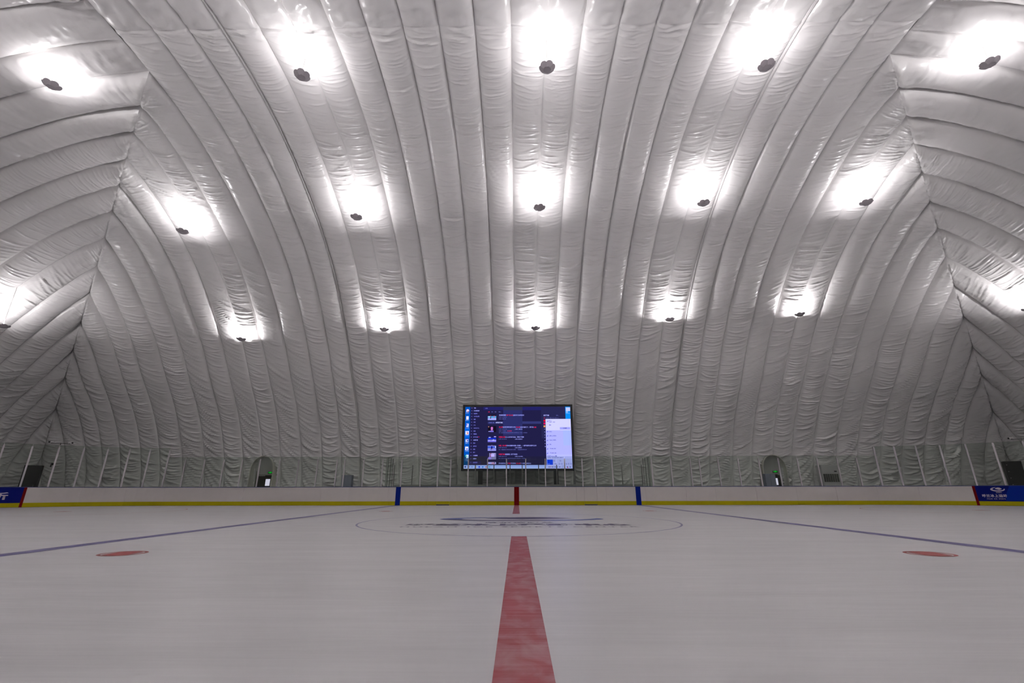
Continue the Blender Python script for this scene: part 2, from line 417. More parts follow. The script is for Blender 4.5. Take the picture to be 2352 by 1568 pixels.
# outer skin of the air dome, carries the quilted liner
def build_dome():
    v = []; f = []
    ds = list(np.linspace(23.4, 0.3, 40))
    for d in ds:
        z = float(np.interp(min(d, 22.85), HALF[:, 0], HALF[:, 1])) + 0.45 if d < 23.3 else -0.1
        v += [(-OFF_L - d, -d, z), (OFF_R + d, -d, z), (OFF_R + d, d, z), (-OFF_L - d, d, z)]
    for i in range(len(ds) - 1):
        for k in range(4): f.append((i * 4 + k, i * 4 + (k + 1) % 4, i * 4 + 4 + (k + 1) % 4, i * 4 + 4 + k))
    n = (len(ds) - 1) * 4; f.append((n, n + 1, n + 2, n + 3))
    dome = pyd('ceiling', v, f, mat('dome_membrane', (0.6, 0.59, 0.58), 0.6))
    tag(dome, 'white inflated air dome with quilted liner arching over the rink', kind='structure')
    for i in range(len(SEAMS_X) - 1):
        a, b = SEAMS_X[i], SEAMS_X[i + 1]
        oa, ob = seam_off(a), seam_off(b)
        mid = (a + b) / 2
        if -16.85 < a and b < 16.6:
            liner_panel(a, b, lambda c: RIDGE_Y, 'T', 1, 0, oa, ob, dome, central=True)
            liner_panel(a, b, lambda c: -RIDGE_Y, 'T', -1, 0, oa, ob, dome, 0.14, 16, True)
        else:
            off = OFF_L if mid < 0 else OFF_R
            fn = lambda c, off=off: min(22.8, max(0.0, abs(c) - off))
            liner_panel(a, b, fn, 'T', 1, 0, oa, ob, dome)
            liner_panel(a, b, fn, 'T', -1, 0, oa, ob, dome, 0.5, 8)
    for sign, xs, off in ((-1, LEFT_X, OFF_L), (1, RIGHT_X, OFF_R)):
        ys = sorted([abs(x) - off for x in xs])
        ys = [-y for y in ys[::-1]] + [0.1] + ys
        for a, b in zip(ys[:-1], ys[1:]):
            fn = lambda c, lim=min(abs(abs(x) - off) for x in xs): min(22.8, max(lim, abs(c)))
            fine = b > 6
            liner_panel(a, b, fn, 'E', sign, off, 0, 0, dome, 0.03 if fine else (0.1 if b > -3 else 0.4), 16 if b > -3 else 8)
    return dome
DOME = build_dome()

# ------------------------------------------------------------------ ground and ice
HB, RC, XC = 15.07, 8.5, 21.5        # half width, corner radius, start of the corners
def board_point(s):
    """point and outward normal on the boards at arc length s from the centre line (far side)."""
    sg = 1 if s >= 0 else -1; a = abs(s)
    if a <= XC: return Vector((s, HB, 0)), Vector((0, 1, 0))
    t = (a - XC) / RC
    if t <= math.pi / 2: return Vector((sg * (XC + RC * math.sin(t)), HB - RC + RC * math.cos(t), 0)), Vector((sg * math.sin(t), math.cos(t), 0))
    e = a - XC - RC * math.pi / 2
    return Vector((sg * (XC + RC), HB - RC - e, 0)), Vector((sg, 0, 0))

floor = MB().box(-39.5, 39.5, -24, 24, -0.25, -0.05).build('floor', RUBBER)
tag(floor, 'dark rubber floor around the ice rink', kind='structure')

def build_ice():
    pts = []
    for sx, sy, a0 in ((1, 1, 0), (-1, 1, 90), (-1, -1, 180), (1, -1, 270)):
        for k in range(13):
            a = math.radians(a0 + 90 * k / 12)
            pts.append((sx * XC + RC * math.cos(a), sy * (HB - RC) + RC * math.sin(a)))
    n = len(pts); v = [(x, y, 0.0) for x, y in pts] + [(x, y, -0.06) for x, y in pts]
    f = [tuple(range(n))] + [(i, i + n, (i + 1) % n + n, (i + 1) % n) for i in range(n)]
    o = pyd('floor_ice', v, f, ICE)
    return tag(o, 'white ice sheet with red and blue hockey markings', kind='structure')
ICEO = build_ice()
ZP = 0.0025
def ice_poly(name, outlines, m):
    me = bpy.data.meshes.new(name); bm = bmesh.new()
    for pts in outlines:
        bm.faces.new([bm.verts.new((x, y, ZP)) for x, y in pts])
    bm.to_mesh(me); bm.free(); return link(name, me, m, ICEO)
def ring(cx, cy, r0, r1, a0=0, a1=360, n=96):
    out = []
    for k in range(n):
        t0 = math.radians(a0 + (a1 - a0) * k / n); t1 = math.radians(a0 + (a1 - a0) * (k + 1) / n)
        out.append([(cx + r0 * math.cos(t0), cy + r0 * math.sin(t0)), (cx + r1 * math.cos(t0), cy + r1 * math.sin(t0)),
                    (cx + r1 * math.cos(t1), cy + r1 * math.sin(t1)), (cx + r0 * math.cos(t1), cy + r0 * math.sin(t1))])
    return out
def rect(x0, x1, y0, y1): return [(x0, y0), (x1, y0), (x1, y1), (x0, y1)]
# centre line: broken by the centre circle
o = ice_poly('center_line', [rect(-0.15, 0.15, -HB, -4.5), rect(-0.22, 0.06, 4.52, HB)], ICE_RED); o['label'] = 'red centre line'
for x in (-7.32, 7.32): ice_poly('blue_line', [rect(x - 0.15, x + 0.15, -HB, HB)], ICE_BLUE)['label'] = 'blue zone line'
ice_poly('center_circle', ring(0, 0, 4.45, 4.5), ICE_BLUE)['label'] = 'thin blue centre circle'
def spot(cx, cy):
    polys = ring(cx, cy, 0.255, 0.30, n=40)
    band = []
    for k in range(9):
        a = math.radians(-52 + 104 * k / 8); band.append((cx + 0.235 * math.sin(a) * 1.0, cy + 0.235 * math.cos(a)))
    for k in range(9):
        a = math.radians(128 + 104 * k / 8); band.append((cx + 0.235 * math.sin(a), cy + 0.235 * math.cos(a)))
    ice_poly('faceoff_spot', polys + [band], ICE_DOT)['label'] = 'red face-off spot'
for x, y in ((-5.74, -7.03), (5.79, -7.08), (-5.78, 6.95), (5.74, 7.05), (-20, 6.9), (20.2, 7.2)): spot(x, y)
for x in (-20, 20.3): ice_poly('faceoff_circle', ring(x, 7, 4.45, 4.5), ICE_RING)['label'] = 'thin red face-off circle'
# centre emblem and lettering
def crescent(cx, cy, a, b, t0, t1, wid, n=48, z=None):
    outs = []
    for k in range(n):
        q = []
        for kk in (k, k + 1):
            t = math.radians(t0 + (t1 - t0) * kk / n); w = wid(kk / n)
            q.append((cx + a * math.cos(t), cy + b * math.sin(t), cx + (a - w) * math.cos(t), cy + (b - w * 0.55) * math.sin(t)))
        outs.append([(q[0][0], q[0][1]), (q[1][0], q[1][1]), (q[1][2], q[1][3]), (q[0][2], q[0][3])])
    return outs
c1 = crescent(0.1, 1.22, 2.58, 0.98, 100, 378, lambda f: 0.05 + 1.0 * max(0.0, math.sin(math.pi * f)) ** 0.6 * (0.55 + 0.45 * abs(2 * f - 1)))
ice_poly('emblem_swoosh', c1[:16], ICE_SKY); ice_poly('emblem_swoosh', c1[16:32], ICE_NAVY); ice_poly('emblem_swoosh', c1[32:], ICE_SKY)
dome_pts = [(-1.05 + 2.85 * k / 16, 1.42 + 0.85 * math.sin(math.pi * k / 16) ** 0.8) for k in range(17)] + [(0.9, 1.28), (0.1, 1.02)]
ice_poly('emblem_dome', [dome_pts], ICE_NAVY)
def ice_text(body, x0, x1, y0, y1, bold=0.0, spacing=1.0):
    me = fit_text(text_mesh(body, 1.0, spacing, bold), x0, x1, y0, y1); me.name = 'rink_lettering'
    o = link('rink_lettering', me, ICE_NAVY, ICEO); o.location.z = ZP; return o
ice_text('哈尔滨呼兰', -0.93, 0.98, -0.64, -0.24, 0.035, 1.25)
ice_text('呼兰冰上运动中心', -2.95, 2.93, -1.66, -0.92, 0.065, 1.12)
ice_text('HULAN ICE SPORTS CENTER', -2.95, 2.98, -2.12, -1.93, 0.03, 1.35)

# ------------------------------------------------------------------ rink boards
def sweep(s0, s1, z0, z1, o0, o1, step=0.6):
    """box swept along the boards, from offset o0 to o1 (outwards from the ice)."""
    n = max(1, int(math.ceil((s1 - s0) / step))) if max(abs(s0), abs(s1)) > XC else 1
    v = []; f = []
    for i in range(n + 1):
        p, nn = board_point(s0 + (s1 - s0) * i / n)
        for off, z in ((o0, z0), (o0, z1), (o1, z1), (o1, z0)): v.append((p.x + nn.x * off, p.y + nn.y * off, z))
    for i in range(n):
        for k in range(4): f.append((i * 4 + k, i * 4 + (k + 1) % 4, i * 4 + 4 + (k + 1) % 4, i * 4 + 4 + k))
    f.append((0, 3, 2, 1)); f.append(tuple(n * 4 + k for k in range(4)))
    return v, f
BH, KH = 1.055, 0.235
boards = empty('rink_boards', (0, HB, 0))
tag(boards, 'white hockey dasher boards with yellow kick strip, blue cap rail and clear shields', 'rink boards')
boards_inv = Matrix.Translation((0, -HB, 0))
def bpart(name, v, f, m, parent=None):
    par = parent or boards
    o = pyd(name, [(a, b - HB, c) for a, b, c in v], f, m); o.parent = par
    return o
PANEL_S = [-34.0, -31.2, -28.42, -26.08, -23.92, -21.75, -19.26, -16.86, -14.46, -12.06, -10.34, -7.92, -5.49, -4.96, -4.17, -3.75, -1.29, 1.14,
           3.56, 4.05, 4.81, 5.37, 7.78, 10.24, 12.02, 14.47, 16.9, 19.29, 21.76, 23.99, 26.52, 29.6, 32.2, 34.0]
GATES = {(-4.96, -4.17), (4.05, 4.81)}
G = 0.003
for a, b in zip(PANEL_S[:-1], PANEL_S[1:]):
    gate = (a, b) in GATES
    advert = b <= -28.4 or a >= 26.5
    nm = 'gate_panel' if gate else ('advert_panel' if advert else 'board_panel')
    p = bpart(nm, *sweep(a + G, b - G, KH if not gate else 0.05, BH, 0.0, 0.05), ADBLUE if advert else BOARD)
    bpart('kick_strip', *sweep(a + G, b - G, 0.01 if not gate else 0.06, KH, -0.004, 0.05), YELLOW, p)
    if gate:
        bpart('threshold', *sweep(a + G, b - G, 0.0, 0.05, -0.006, 0.05), BLACK, p)
for a, b in zip(PANEL_S[:-1:2], PANEL_S[2::2] + [34.0]):
    if b > a: bpart('cap_rail', *sweep(a, b, BH, BH + 0.03, -0.012, 0.13), CAP)
bpart('board_frame', *sweep(-34, 34, 0.0, BH - 0.02, 0.055, 0.13), mat('board_frame_grey', (0.35, 0.34, 0.34), 0.6))
bpart('blue_stripe', *sweep(-7.47, -7.17, 0.005, BH + 0.002, -0.008, 0.0), BLUE)
bpart('blue_stripe', *sweep(7.17, 7.47, 0.005, BH + 0.002, -0.008, 0.0), BLUE)
bpart('red_stripe', *sweep(-0.225, 0.075, 0.005, BH + 0.002, -0.008, 0.0), RED)
bpart('goal_stripe', *sweep(-28.48, -28.36, 0.005, BH + 0.002, -0.008, 0.0), RED)
bpart('goal_stripe', *sweep(26.46, 26.58, 0.005, BH + 0.002, -0.008, 0.0), RED)

# printed advert right of the goal stripe (flat print wrapped on the panels)
def on_board(me, s_mid, off=-0.007):
    """bend a flat x/y lettering mesh onto the boards: x along the boards, y up."""
    n = len(me.vertices); co = np.empty(n * 3, 'f'); me.vertices.foreach_get('co', co); co = co.reshape(-1, 3)
    out = []
    for x, y, _ in co:
        p, nn = board_point(s_mid + float(x)); out.append((p.x + nn.x * off, p.y + nn.y * off - HB, float(y)))
    me.vertices.foreach_set('co', np.array(out, 'f').ravel()); me.update(); return me
AD = [c for c in boards.children if c.name.startswith('advert_panel')]
AD_R = min((c for c in AD if c.data.vertices[0].co.x > 0), key=lambda c: c.data.vertices[0].co.x)
AD_L = max((c for c in AD if c.data.vertices[0].co.x < 0), key=lambda c: c.data.vertices[0].co.x)
def ad_text(body, s0, s1, z0, z1, bold=0.0, spacing=1.0, par=AD_R):
    me = fit_text(text_mesh(body, 1.0, spacing, bold), 0, s1 - s0, z0, z1); me = on_board(me, s0); me.name = 'advert_lettering'
    return link('advert_lettering', me, ADWHITE, par)
ad_text('呼兰冰上运动中心', 26.78, 28.12, 0.445, 0.615, 0.03, 1.1)
for word, i0, i1 in (('HULAN', 0, 5), ('ICE', 6, 9), ('SPORTS', 10, 16), ('CENTER', 17, 23)):
    ad_text(word, 26.94 + 1.08 * i0 / 23, 26.94 + 1.08 * i1 / 23 - 0.012, 0.338, 0.395, 0.015, 1.3)
ad_text('哈尔滨呼兰', 27.38, 27.61, 0.675, 0.732, 0.02)
def ad_poly(name, outlines, m, s0, off=-0.007, par=AD_R):
    me = bpy.data.meshes.new(name); bm = bmesh.new()
    for pts in outlines: bm.faces.new([bm.verts.new((x, y, 0)) for x, y in pts])
    bm.to_mesh(me); bm.free(); on_board(me, s0, off); return link(name, me, m, par)
ad_poly('advert_emblem', crescent(0, 0.872, 0.29, 0.115, 100, 378, lambda f: 0.01 + 0.10 * max(0.0, math.sin(math.pi * f)) ** 0.6), ADWHITE, 27.475)
ad_poly('advert_emblem', [[(-0.10 + 0.28 * k / 12, 0.895 + 0.08 * math.sin(math.pi * k / 12) ** 0.8) for k in range(13)] + [(0.07, 0.84)]], ADWHITE, 27.475)
ad_poly('advert_ray', [[(-0.17, 0.26), (-0.10, 0.60), (0.13, 1.05), (1.35, 1.05), (1.35, 0.26)]], ADBLUE2, 27.85, -0.005)
ad_poly('advert_gem', [[(0.55, 0.76), (0.69, 0.92), (0.95, 0.92), (0.95, 0.62), (0.69, 0.62)]], ADYELLOW, 27.85, -0.007)
ad_poly('advert_gem', [[(0.45, 0.66), (0.58, 0.76), (0.58, 0.5)]], ADBLUE2, 27.85, -0.007)
ad_text('所', -29.75, -29.02, 0.40, 0.80, 0.03, 1.0, AD_L)

# posts and acrylic shields
POST_S = [-32.1, -30.95, -29.8, -28.67, -27.56, -26.46, -25.34, -24.25, -23.15, -22.01, -20.89, -19.67, -18.45, -17.29, -16.16, -14.92, -13.73, -12.53, -11.31, -10.82, -9.62,
          -8.43, -7.23, -6.03, -4.96, -4.17, -3.08, -1.88, -0.7, 0.5, 1.71, 2.92, 4.0, 4.78, 5.86, 7.09, 8.31, 9.5, 10.71, 11.27,
          12.44, 13.68, 14.95, 16.16, 17.34, 18.56, 19.79, 21.0, 22.19, 23.32, 24.43, 25.58, 26.72, 27.87, 29.05, 30.2, 31.4]
def tall(s): return s < -21.5 or s > 21.6
for s in POST_S:
    w = 0.038 if tall(s) else 0.031
    top = 3.31 if s < -21.5 else (3.42 if s > 21.6 else 2.74)
    bpart('shield_post', *sweep(s - w, s + w, BH + 0.02, top, 0.035, 0.10), ALU_TALL if tall(s) else ALU)
for a, b in zip(POST_S[:-1], POST_S[1:]):
    t = 3.44 if (tall(a) and tall(b)) else 2.88
    bpart('shield_pane', *sweep(a + 0.012, b - 0.012, BH + 0.03, t, 0.06, 0.072), GLASS)

# team bench enclosure behind the boards
bench = empty('bench_enclosure', (0, 16.0, 0))
tag(bench, 'clear-walled team bench enclosure behind the white boards under the big screen', 'bench')
def benchpart(name, mb, m, parent=None):
    for i, p in enumerate(mb.v): mb.v[i] = (p[0], p[1] - 16.0, p[2])
    return mb.build(name, m, parent or bench)
for sx in (-1, 1):
    x = sx * 8.2
    benchpart('corner_post', MB().box(x - 0.03, x + 0.03, 15.22, 15.28, -0.05, 2.86), mat('pale_green_edge', (0.42, 0.45, 0.40), 0.4))
    for y in (15.55, 16.15, 16.72):
        benchpart('dark_post', MB().box(x - 0.012, x + 0.012, y - 0.015, y + 0.015, -0.05, 2.86), DARKALU)
    for y0, y1 in ((15.28, 15.52), (15.58, 16.12), (16.18, 16.69)):
        benchpart('side_pane', MB().box(x - 0.006, x + 0.006, y0, y1, 0.3, 2.86), CLEAR)
BX = [-8.1, -6.9, -5.2, -3.96, -2.78, -1.56, -0.5, 0.3, 1.37, 2.55, 3.74, 5.1, 6.8, 8.1]
for x in BX: benchpart('back_post', MB().box(x - 0.028, x + 0.028, 16.72, 16.78, -0.05, 2.45), mat('dull_aluminium', (0.30, 0.29, 0.28), 0.5))
for a, b in zip(BX[:-1], BX[1:]):
    benchpart('back_board', MB().box(a + 0.01, b - 0.01, 16.70, 16.74, -0.05, 1.22), mat('bench_board', (0.36, 0.36, 0.34), 0.5))
    benchpart('back_pane', MB().box(a + 0.03, b - 0.03, 16.745, 16.755, 1.22, 2.84), CLEAR)
benchpart('bench_seat', MB().box(-7.8, 7.8, 16.25, 16.6, 0.40, 0.45, 0.01), mat('bench_wood', (0.25, 0.17, 0.1), 0.5))
for x in np.linspace(-7.4, 7.4, 7): benchpart('bench_leg', MB().box(x - 0.04, x + 0.04, 16.3, 16.55, -0.05, 0.4), DARKALU)

# ------------------------------------------------------------------ big screen
SCR_Y = 19.2
screen = empty('led_screen', (0.02, SCR_Y, 0))
tag(screen, 'huge black-framed screen showing a dark video page, on two posts behind the bench', 'screen')
FX0, FX1, FZ0, FZ1 = -4.03, 4.03, 2.17, 6.87
IX0, IX1, IZ0, IZ1 = -3.85, 3.86, 2.32, 6.71
m = MB()
m.box(FX0, IX0, -0.03, 0.25, FZ0, FZ1).box(IX1, FX1, -0.03, 0.25, FZ0, FZ1).box(IX0, IX1, -0.03, 0.25, FZ0, IZ0).box(IX0, IX1, -0.03, 0.25, IZ1, FZ1)
m.build('frame', BLACK, screen)
MB().box(IX0, IX1, 0.03, 0.24, IZ0, IZ1).build('back_case', BLACK, screen)
for x in (-2.66, 2.68): MB().box(x - 0.16, x + 0.16, 0.02, 0.22, -0.05, FZ0 + 0.1).build('leg', BLACK, screen)
EMI = 1.22
def scol(c):
    return emit('screen_%02x%02x%02x' % tuple(int(q) for q in c), lin(c), EMI)
display = MB().box(IX0, IX1, 0.0, 0.03, IZ0, IZ1).build('display', scol((30, 28, 66)), screen)
def lay(px, py):
    """page layout units (2352 x 1481 drawing of the page) to the display plane."""
    l = 80 + (48 - 80) * (py - 130) / 1232.0; r = 2172 + 58 * (py - 113) / 1237.0
    t = 130 - 17 * (px - 80) / 2092.0; b = 1362 - 12 * (px - 48) / 2182.0
    u = (px - l) / (r - l); v = (py - t) / (b - t)
    return IX0 + min(1, max(0, u)) * (IX1 - IX0), IZ1 - min(1, max(0, v)) * (IZ1 - IZ0)
def srect(name, x0, y0, x1, y1, c, layer=1, parent=None):
    a = lay(x0, (y0 + y1) / 2)[0]; b = lay(x1, (y0 + y1) / 2)[0]; t = lay((x0 + x1) / 2, y0)[1]; d = lay((x0 + x1) / 2, y1)[1]
    y = -0.0015 * layer
    return pyd(name, [(a, y, d), (b, y, d), (b, y, t), (a, y, t)], [(0, 1, 2, 3)], scol(c), parent or display)
def sdisc(name, x, y, r, c, layer=3, n=14):
    cx_, cz = lay(x, y); rr = r / 2110.0 * (IX1 - IX0)
    return pyd(name, [(cx_ + rr * math.cos(2 * math.pi * k / n), -0.0015 * layer, cz + rr * math.sin(2 * math.pi * k / n)) for k in range(n)], [tuple(range(n))], scol(c), display)
def stext(body, x0, x1, yc, h, c, layer=4, bold=0.02, parent=None):
    a, z = lay(x0, yc); b, _ = lay(x1, yc); hh = h / 1232.0 * (IZ1 - IZ0)
    me = fit_text(text_mesh(body, 1.0, 1.0, bold, 'LEFT'), a, b, z - hh / 2, z + hh / 2); me.name = 'page_text'
    n = len(me.vertices); co = np.empty(n * 3, 'f'); me.vertices.foreach_get('co', co); co = co.reshape(-1, 3)
    co = np.stack([co[:, 0], np.full(n, -0.0015 * layer, 'f'), co[:, 1]], 1); me.vertices.foreach_set('co', co.ravel()); me.update()
    return link('page_text', me, scol(c), parent or display)
# desktop strip left, sky strip right, page, header, lighter column
srect('desktop_strip', 40, 105, 166, 1290, (0, 78, 176))
srect('desktop_strip', 40, 560, 166, 760, (0, 92, 205), 2)
srect('desktop_strip', 40, 1100, 150, 1290, (0, 62, 120), 2)
srect('page_header', 440, 105, 838, 192, (32, 31, 92), 1); srect('page_header', 1222, 105, 1595, 190, (32, 31, 92), 1)
srect('page_column', 838, 105, 1222, 712, (40, 43, 96), 2); srect('page_header', 838, 105, 1222, 192, (44, 48, 76), 3)
srect('page_column', 1600, 105, 2078, 760, (36, 36, 76), 1)
srect('sky_strip', 2078, 100, 2195, 366, (10, 130, 225), 2); srect('cloud', 2088, 130, 2176, 205, (180, 190, 240), 3); srect('cloud', 2090, 205, 2130, 250, (120, 170, 240), 3); srect('cloud', 2096, 240, 2170, 262, (70, 150, 235), 3)
srect('page_panel', 150, 1120, 500, 1285, (38, 35, 56), 1); srect('page_panel', 150, 1215, 395, 1278, (40, 34, 84), 2)
srect('search_bar', 530, 428, 838, 476, (46, 48, 100), 2); srect('search_bar', 1222, 420, 1594, 470, (48, 52, 108), 2)
srect('taskbar', 30, 1288, 2240, 1375, (152, 172, 248), 3); srect('taskbar', 30, 1335, 2240, 1375, (168, 186, 250), 4)
# network panel
srect('network_panel', 1688, 368, 2196, 600, (196, 196, 250), 4); srect('network_panel', 1700, 598, 2230, 1292, (166, 168, 246), 4); srect('network_panel', 2040, 598, 2230, 900, (157, 172, 248), 5)
srect('network_panel', 1712, 1080, 2230, 1350, (172, 176, 248), 5); srect('network_button', 1972, 535, 2178, 582, (150, 152, 232), 6)
srect('network_tile', 1720, 1180, 1838, 1280, (0, 60, 236), 6)
NAVY_T, PALE, RED_T, DIM = (50, 52, 150), (150, 152, 240), (214, 36, 90), (96, 98, 176)
for y, x0, x1, t, h in ((405, 1752, 1806, '网络 2', 22), (434, 1752, 1876, '已连接，安全', 20), (494, 1758, 1796, '属性', 26), (627, 1762, 1812, '网络2', 24), (712, 1764, 1900, 'effort_2.4GHz', 26),
                        (796, 1766, 1896, 'Guest_2.4GHz', 26), (882, 1770, 1804, 'Rpo', 28), (966, 1772, 1896, 'TP-LINK_9821', 22), (1052, 1776, 1904, 'TP-LINK_5461', 22),
                        (1112, 1726, 1914, '网络和 Internet 设置', 28), (1143, 1726, 2046, '更改设置，例如将某连接设置为按流量计费。', 18), (1262, 1858, 1916, '飞行模式', 20)):
    stext(t, x0, x1, y, h, NAVY_T, 8)
stext('断开连接', 2036, 2110, 558, 24, (40, 40, 130), 8, 0.03); stext('WLAN', 1728, 1772, 1262, 18, (120, 160, 250), 8)
for y in (412, 622, 708, 798, 882, 966, 1052):
    a = [lay(1708, y + 16), lay(1738, y + 16), lay(1738, y - 16)]
    pyd('signal_icon', [(p[0], -0.012, p[1]) for p in a], [(0, 1, 2)], scol((96, 98, 208)), display)
for x, y in ((1966, 1262), (2014, 1262), (2106, 1262), (2150, 1260), (2196, 1260), (1860, 1203), (1984, 1203)):
    sdisc('panel_icon', x, y, 13, (92, 94, 190), 8); sdisc('panel_icon', x, y, 7, (166, 168, 246), 9)
for x, c in ((82, (40, 44, 96)), (150, (60, 66, 130)), (218, (120, 140, 210)), (290, (200, 150, 120)), (362, (20, 60, 230)), (432, (10, 120, 220)), (500, (190, 120, 90)), (568, (60, 170, 190))):
    s = srect('task_icon', x - 14, 1312, x + 14, 1342, c, 6) if x in (82, 362, 290) else sdisc('task_icon', x, 1327, 15, c, 6)
for x in (292, 362, 432, 500, 568): srect('task_underline', x - 30, 1355, x + 30, 1362, (10, 20, 170), 6)
for x, c in ((1760, (70, 90, 170)), (1792, (150, 90, 150)), (1828, (60, 80, 150)), (1862, (110, 130, 200)), (1890, (90, 110, 190)), (1930, (110, 130, 210)), (1974, (30, 50, 130)), (2126, (40, 44, 120)), (2182, (30, 60, 140))):
    srect('tray_icon', x - 9, 1310, x + 9, 1332, c, 6)
sdisc('tray_badge', 2136, 1332, 9, (220, 20, 100), 7)
stext('15:22', 2020, 2058, 1304, 16, (80, 100, 190), 7); stext('2021/12/3', 2008, 2076, 1332, 16, (80, 100, 190), 7)
# desktop icons
for y, c in ((355, (225, 220, 245)), (505, (200, 205, 250)), (1125, (190, 215, 240))): srect('desktop_icon', 98, y - 34, 146, y + 34, c, 4)
srect('desktop_icon', 98, 480, 122, 512, (90, 96, 235), 5); srect('desktop_icon', 82, 1100, 108, 1132, (60, 180, 170), 5)
srect('desktop_icon', 84, 622, 150, 694, (225, 225, 250), 4); sdisc('desktop_icon', 128, 665, 14, (210, 50, 70), 5); sdisc('desktop_icon', 108, 668, 10, (225, 190, 120), 5); sdisc('desktop_icon', 116, 640, 12, (140, 150, 235), 5)
sdisc('desktop_icon', 126, 205, 30, (225, 150, 140), 4); sdisc('desktop_icon', 126, 204, 24, (205, 205, 245), 5); sdisc('desktop_icon', 130, 222, 9, (170, 40, 60), 6); sdisc('desktop_icon', 104, 226, 11, (150, 190, 245), 6)
srect('desktop_icon', 86, 782, 142, 842, (200, 210, 235), 4); sdisc('desktop_icon', 124, 815, 15, (60, 60, 170), 5); srect('desktop_icon', 92, 780, 140, 792, (120, 80, 200), 5)
srect('desktop_icon', 78, 932, 142, 1002, (215, 218, 252), 4)
pyd('desktop_icon', [(p[0], -0.008, p[1]) for p in (lay(92, 990), lay(134, 990), lay(116, 958))], [(0, 1, 2)], scol((30, 60, 210)), display)
for y, t in ((256, '公众号'), (405, '回收站'), (560, '工作表'), (712, '企业办公'), (865, '画图 3'), (1022, '图片库'), (1180, '文档 2021'), (1206, '冰上课程')): stext(t, 84, 148, y, 15, (150, 180, 245), 6)
# side menu
MENU = ['精选', '热点短视频', '电视剧', 'VIP会员', '电影', '综艺', '少儿', 'VIP少儿', '动漫', 'NBA', '游戏礼包', '全部频道', '知识', '纪录片', '好物', '游戏', '体育赛事', '云影院', '全部频道']
MY = [151, 208, 267, 324, 384, 442, 502, 563, 623, 681, 742, 802, 863, 924, 986, 1046, 1107, 1168, 1242]
for t, y in zip(MENU, MY):
    x = 250 - (y - 150) * 0.016
    stext(t, x, x + 22 * len(t) + (4 if len(t) > 2 else -4), y, 24, PALE if y in (151, 208, 802, 1107, 1168) else (116, 116, 214), 5, 0.025)
    sdisc('menu_icon', x - 40, y, 10, (92, 92, 176), 4); sdisc('menu_icon', x - 40, y, 5, (40, 38, 96), 5)
stext('NEW', 330, 366, 740, 12, RED_T, 5)
stext('‹ 返回', 470, 524, 158, 22, (104, 106, 196), 5)
for x0, x1, t, c in ((534, 568, '全部', RED_T), (600, 636, '最新', DIM), (666, 704, '最热', DIM), (744, 800, '筛选 ⌄', DIM)): stext(t, x0, x1, 230, 20, c, 5)
# result rows: red words and pale words
stext('【经典回顾】', 756, 892, 296, 30, PALE, 6); stext('花样/双人滑', 902, 1030, 296, 28, (206, 40, 80), 6); stext('温哥华冬奥会夺冠实况', 1034, 1254, 296, 28, PALE, 6)
stext('日 期  2010-02-17', 752, 912, 338, 18, DIM, 6); stext('导 演  央视体育', 752, 890, 374, 18, DIM, 6)
stext('已为你搜索', 552, 650, 450, 22, (100, 104, 190), 6); stext('中国花样滑冰队', 690, 828, 449, 26, (186, 190, 250), 6, 0.04)
stext('双人滑', 752, 826, 540, 28, RED_T, 6); stext('谈达到新赛季花滑四大冰场，', 828, 1092, 540, 28, PALE, 6); stext('双人滑', 1098, 1174, 540, 28, RED_T, 6); stext('说你们都来了，要亏有', 1178, 1446, 540, 28, PALE, 6); stext('冰雪', 1450, 1498, 540, 28, RED_T, 6)
stext('日 期  2017-11-24', 752, 912, 580, 18, DIM, 6); stext('上传者  冰雪频道', 1070, 1222, 580, 18, PALE, 6)
stext('嘉 宾  双人滑 —', 752, 916, 618, 18, DIM, 6); stext('冬奥冠军', 920, 1010, 618, 18, RED_T, 6)
stext('简 介  这位传奇花样滑冰运动员回忆成长 他说梦想从这一天开始，从冰场出发', 752, 1320, 654, 18, DIM, 6, 0.015)
stext('中国双人滑', 752, 876, 740, 30, RED_T, 6); stext('女儿心目中的奥运会，深情父母真情', 880, 1254, 740, 28, PALE, 6)
stext('日 期  2014-09-06', 752, 912, 780, 18, DIM, 6); stext('上传者  精彩瞬间了', 1072, 1228, 780, 18, PALE, 6)
stext('中国、双人滑', 752, 902, 910, 28, RED_T, 6); stext('四夺世锦赛金牌的《沉思》，一部穿越寒冬的梦幻之作', 906, 1504, 910, 28, PALE, 6)
stext('日 期  2007-03-26', 752, 914, 950, 18, DIM, 6); stext('上传者  高清回放', 1072, 1214, 950, 18, PALE, 6)
stext('简 介  中国最美双人花样滑冰运动员《沉思》，一部穿越寒冬的梦幻之作', 752, 1314, 990, 18, DIM, 6, 0.015)
stext('中国花样滑冰', 752, 878, 1080, 28, RED_T, 6); stext('的国家队《天下无双》', 880, 1126, 1080, 28, PALE, 6)
stext('日 期  2006-12-12', 752, 912, 1122, 18, DIM, 6); stext('上传者  中山路影院', 1072, 1236, 1122, 18, PALE, 6)
stext('简 介  这支 冰上双人 舞蹈 花样 滑冰运动，精彩表演，一起来看', 752, 1280, 1162, 18, DIM, 6, 0.015)
stext('她比冠军自己的', 752, 930, 1256, 28, PALE, 6); stext('中国', 934, 984, 1256, 28, RED_T, 6); stext('不慌到场，', 988, 1102, 1256, 28, PALE, 6); stext('双人滑', 1106, 1184, 1256, 28, RED_T, 6); stext('下一秒牵起她的手心!', 1188, 1400, 1256, 28, PALE, 6)
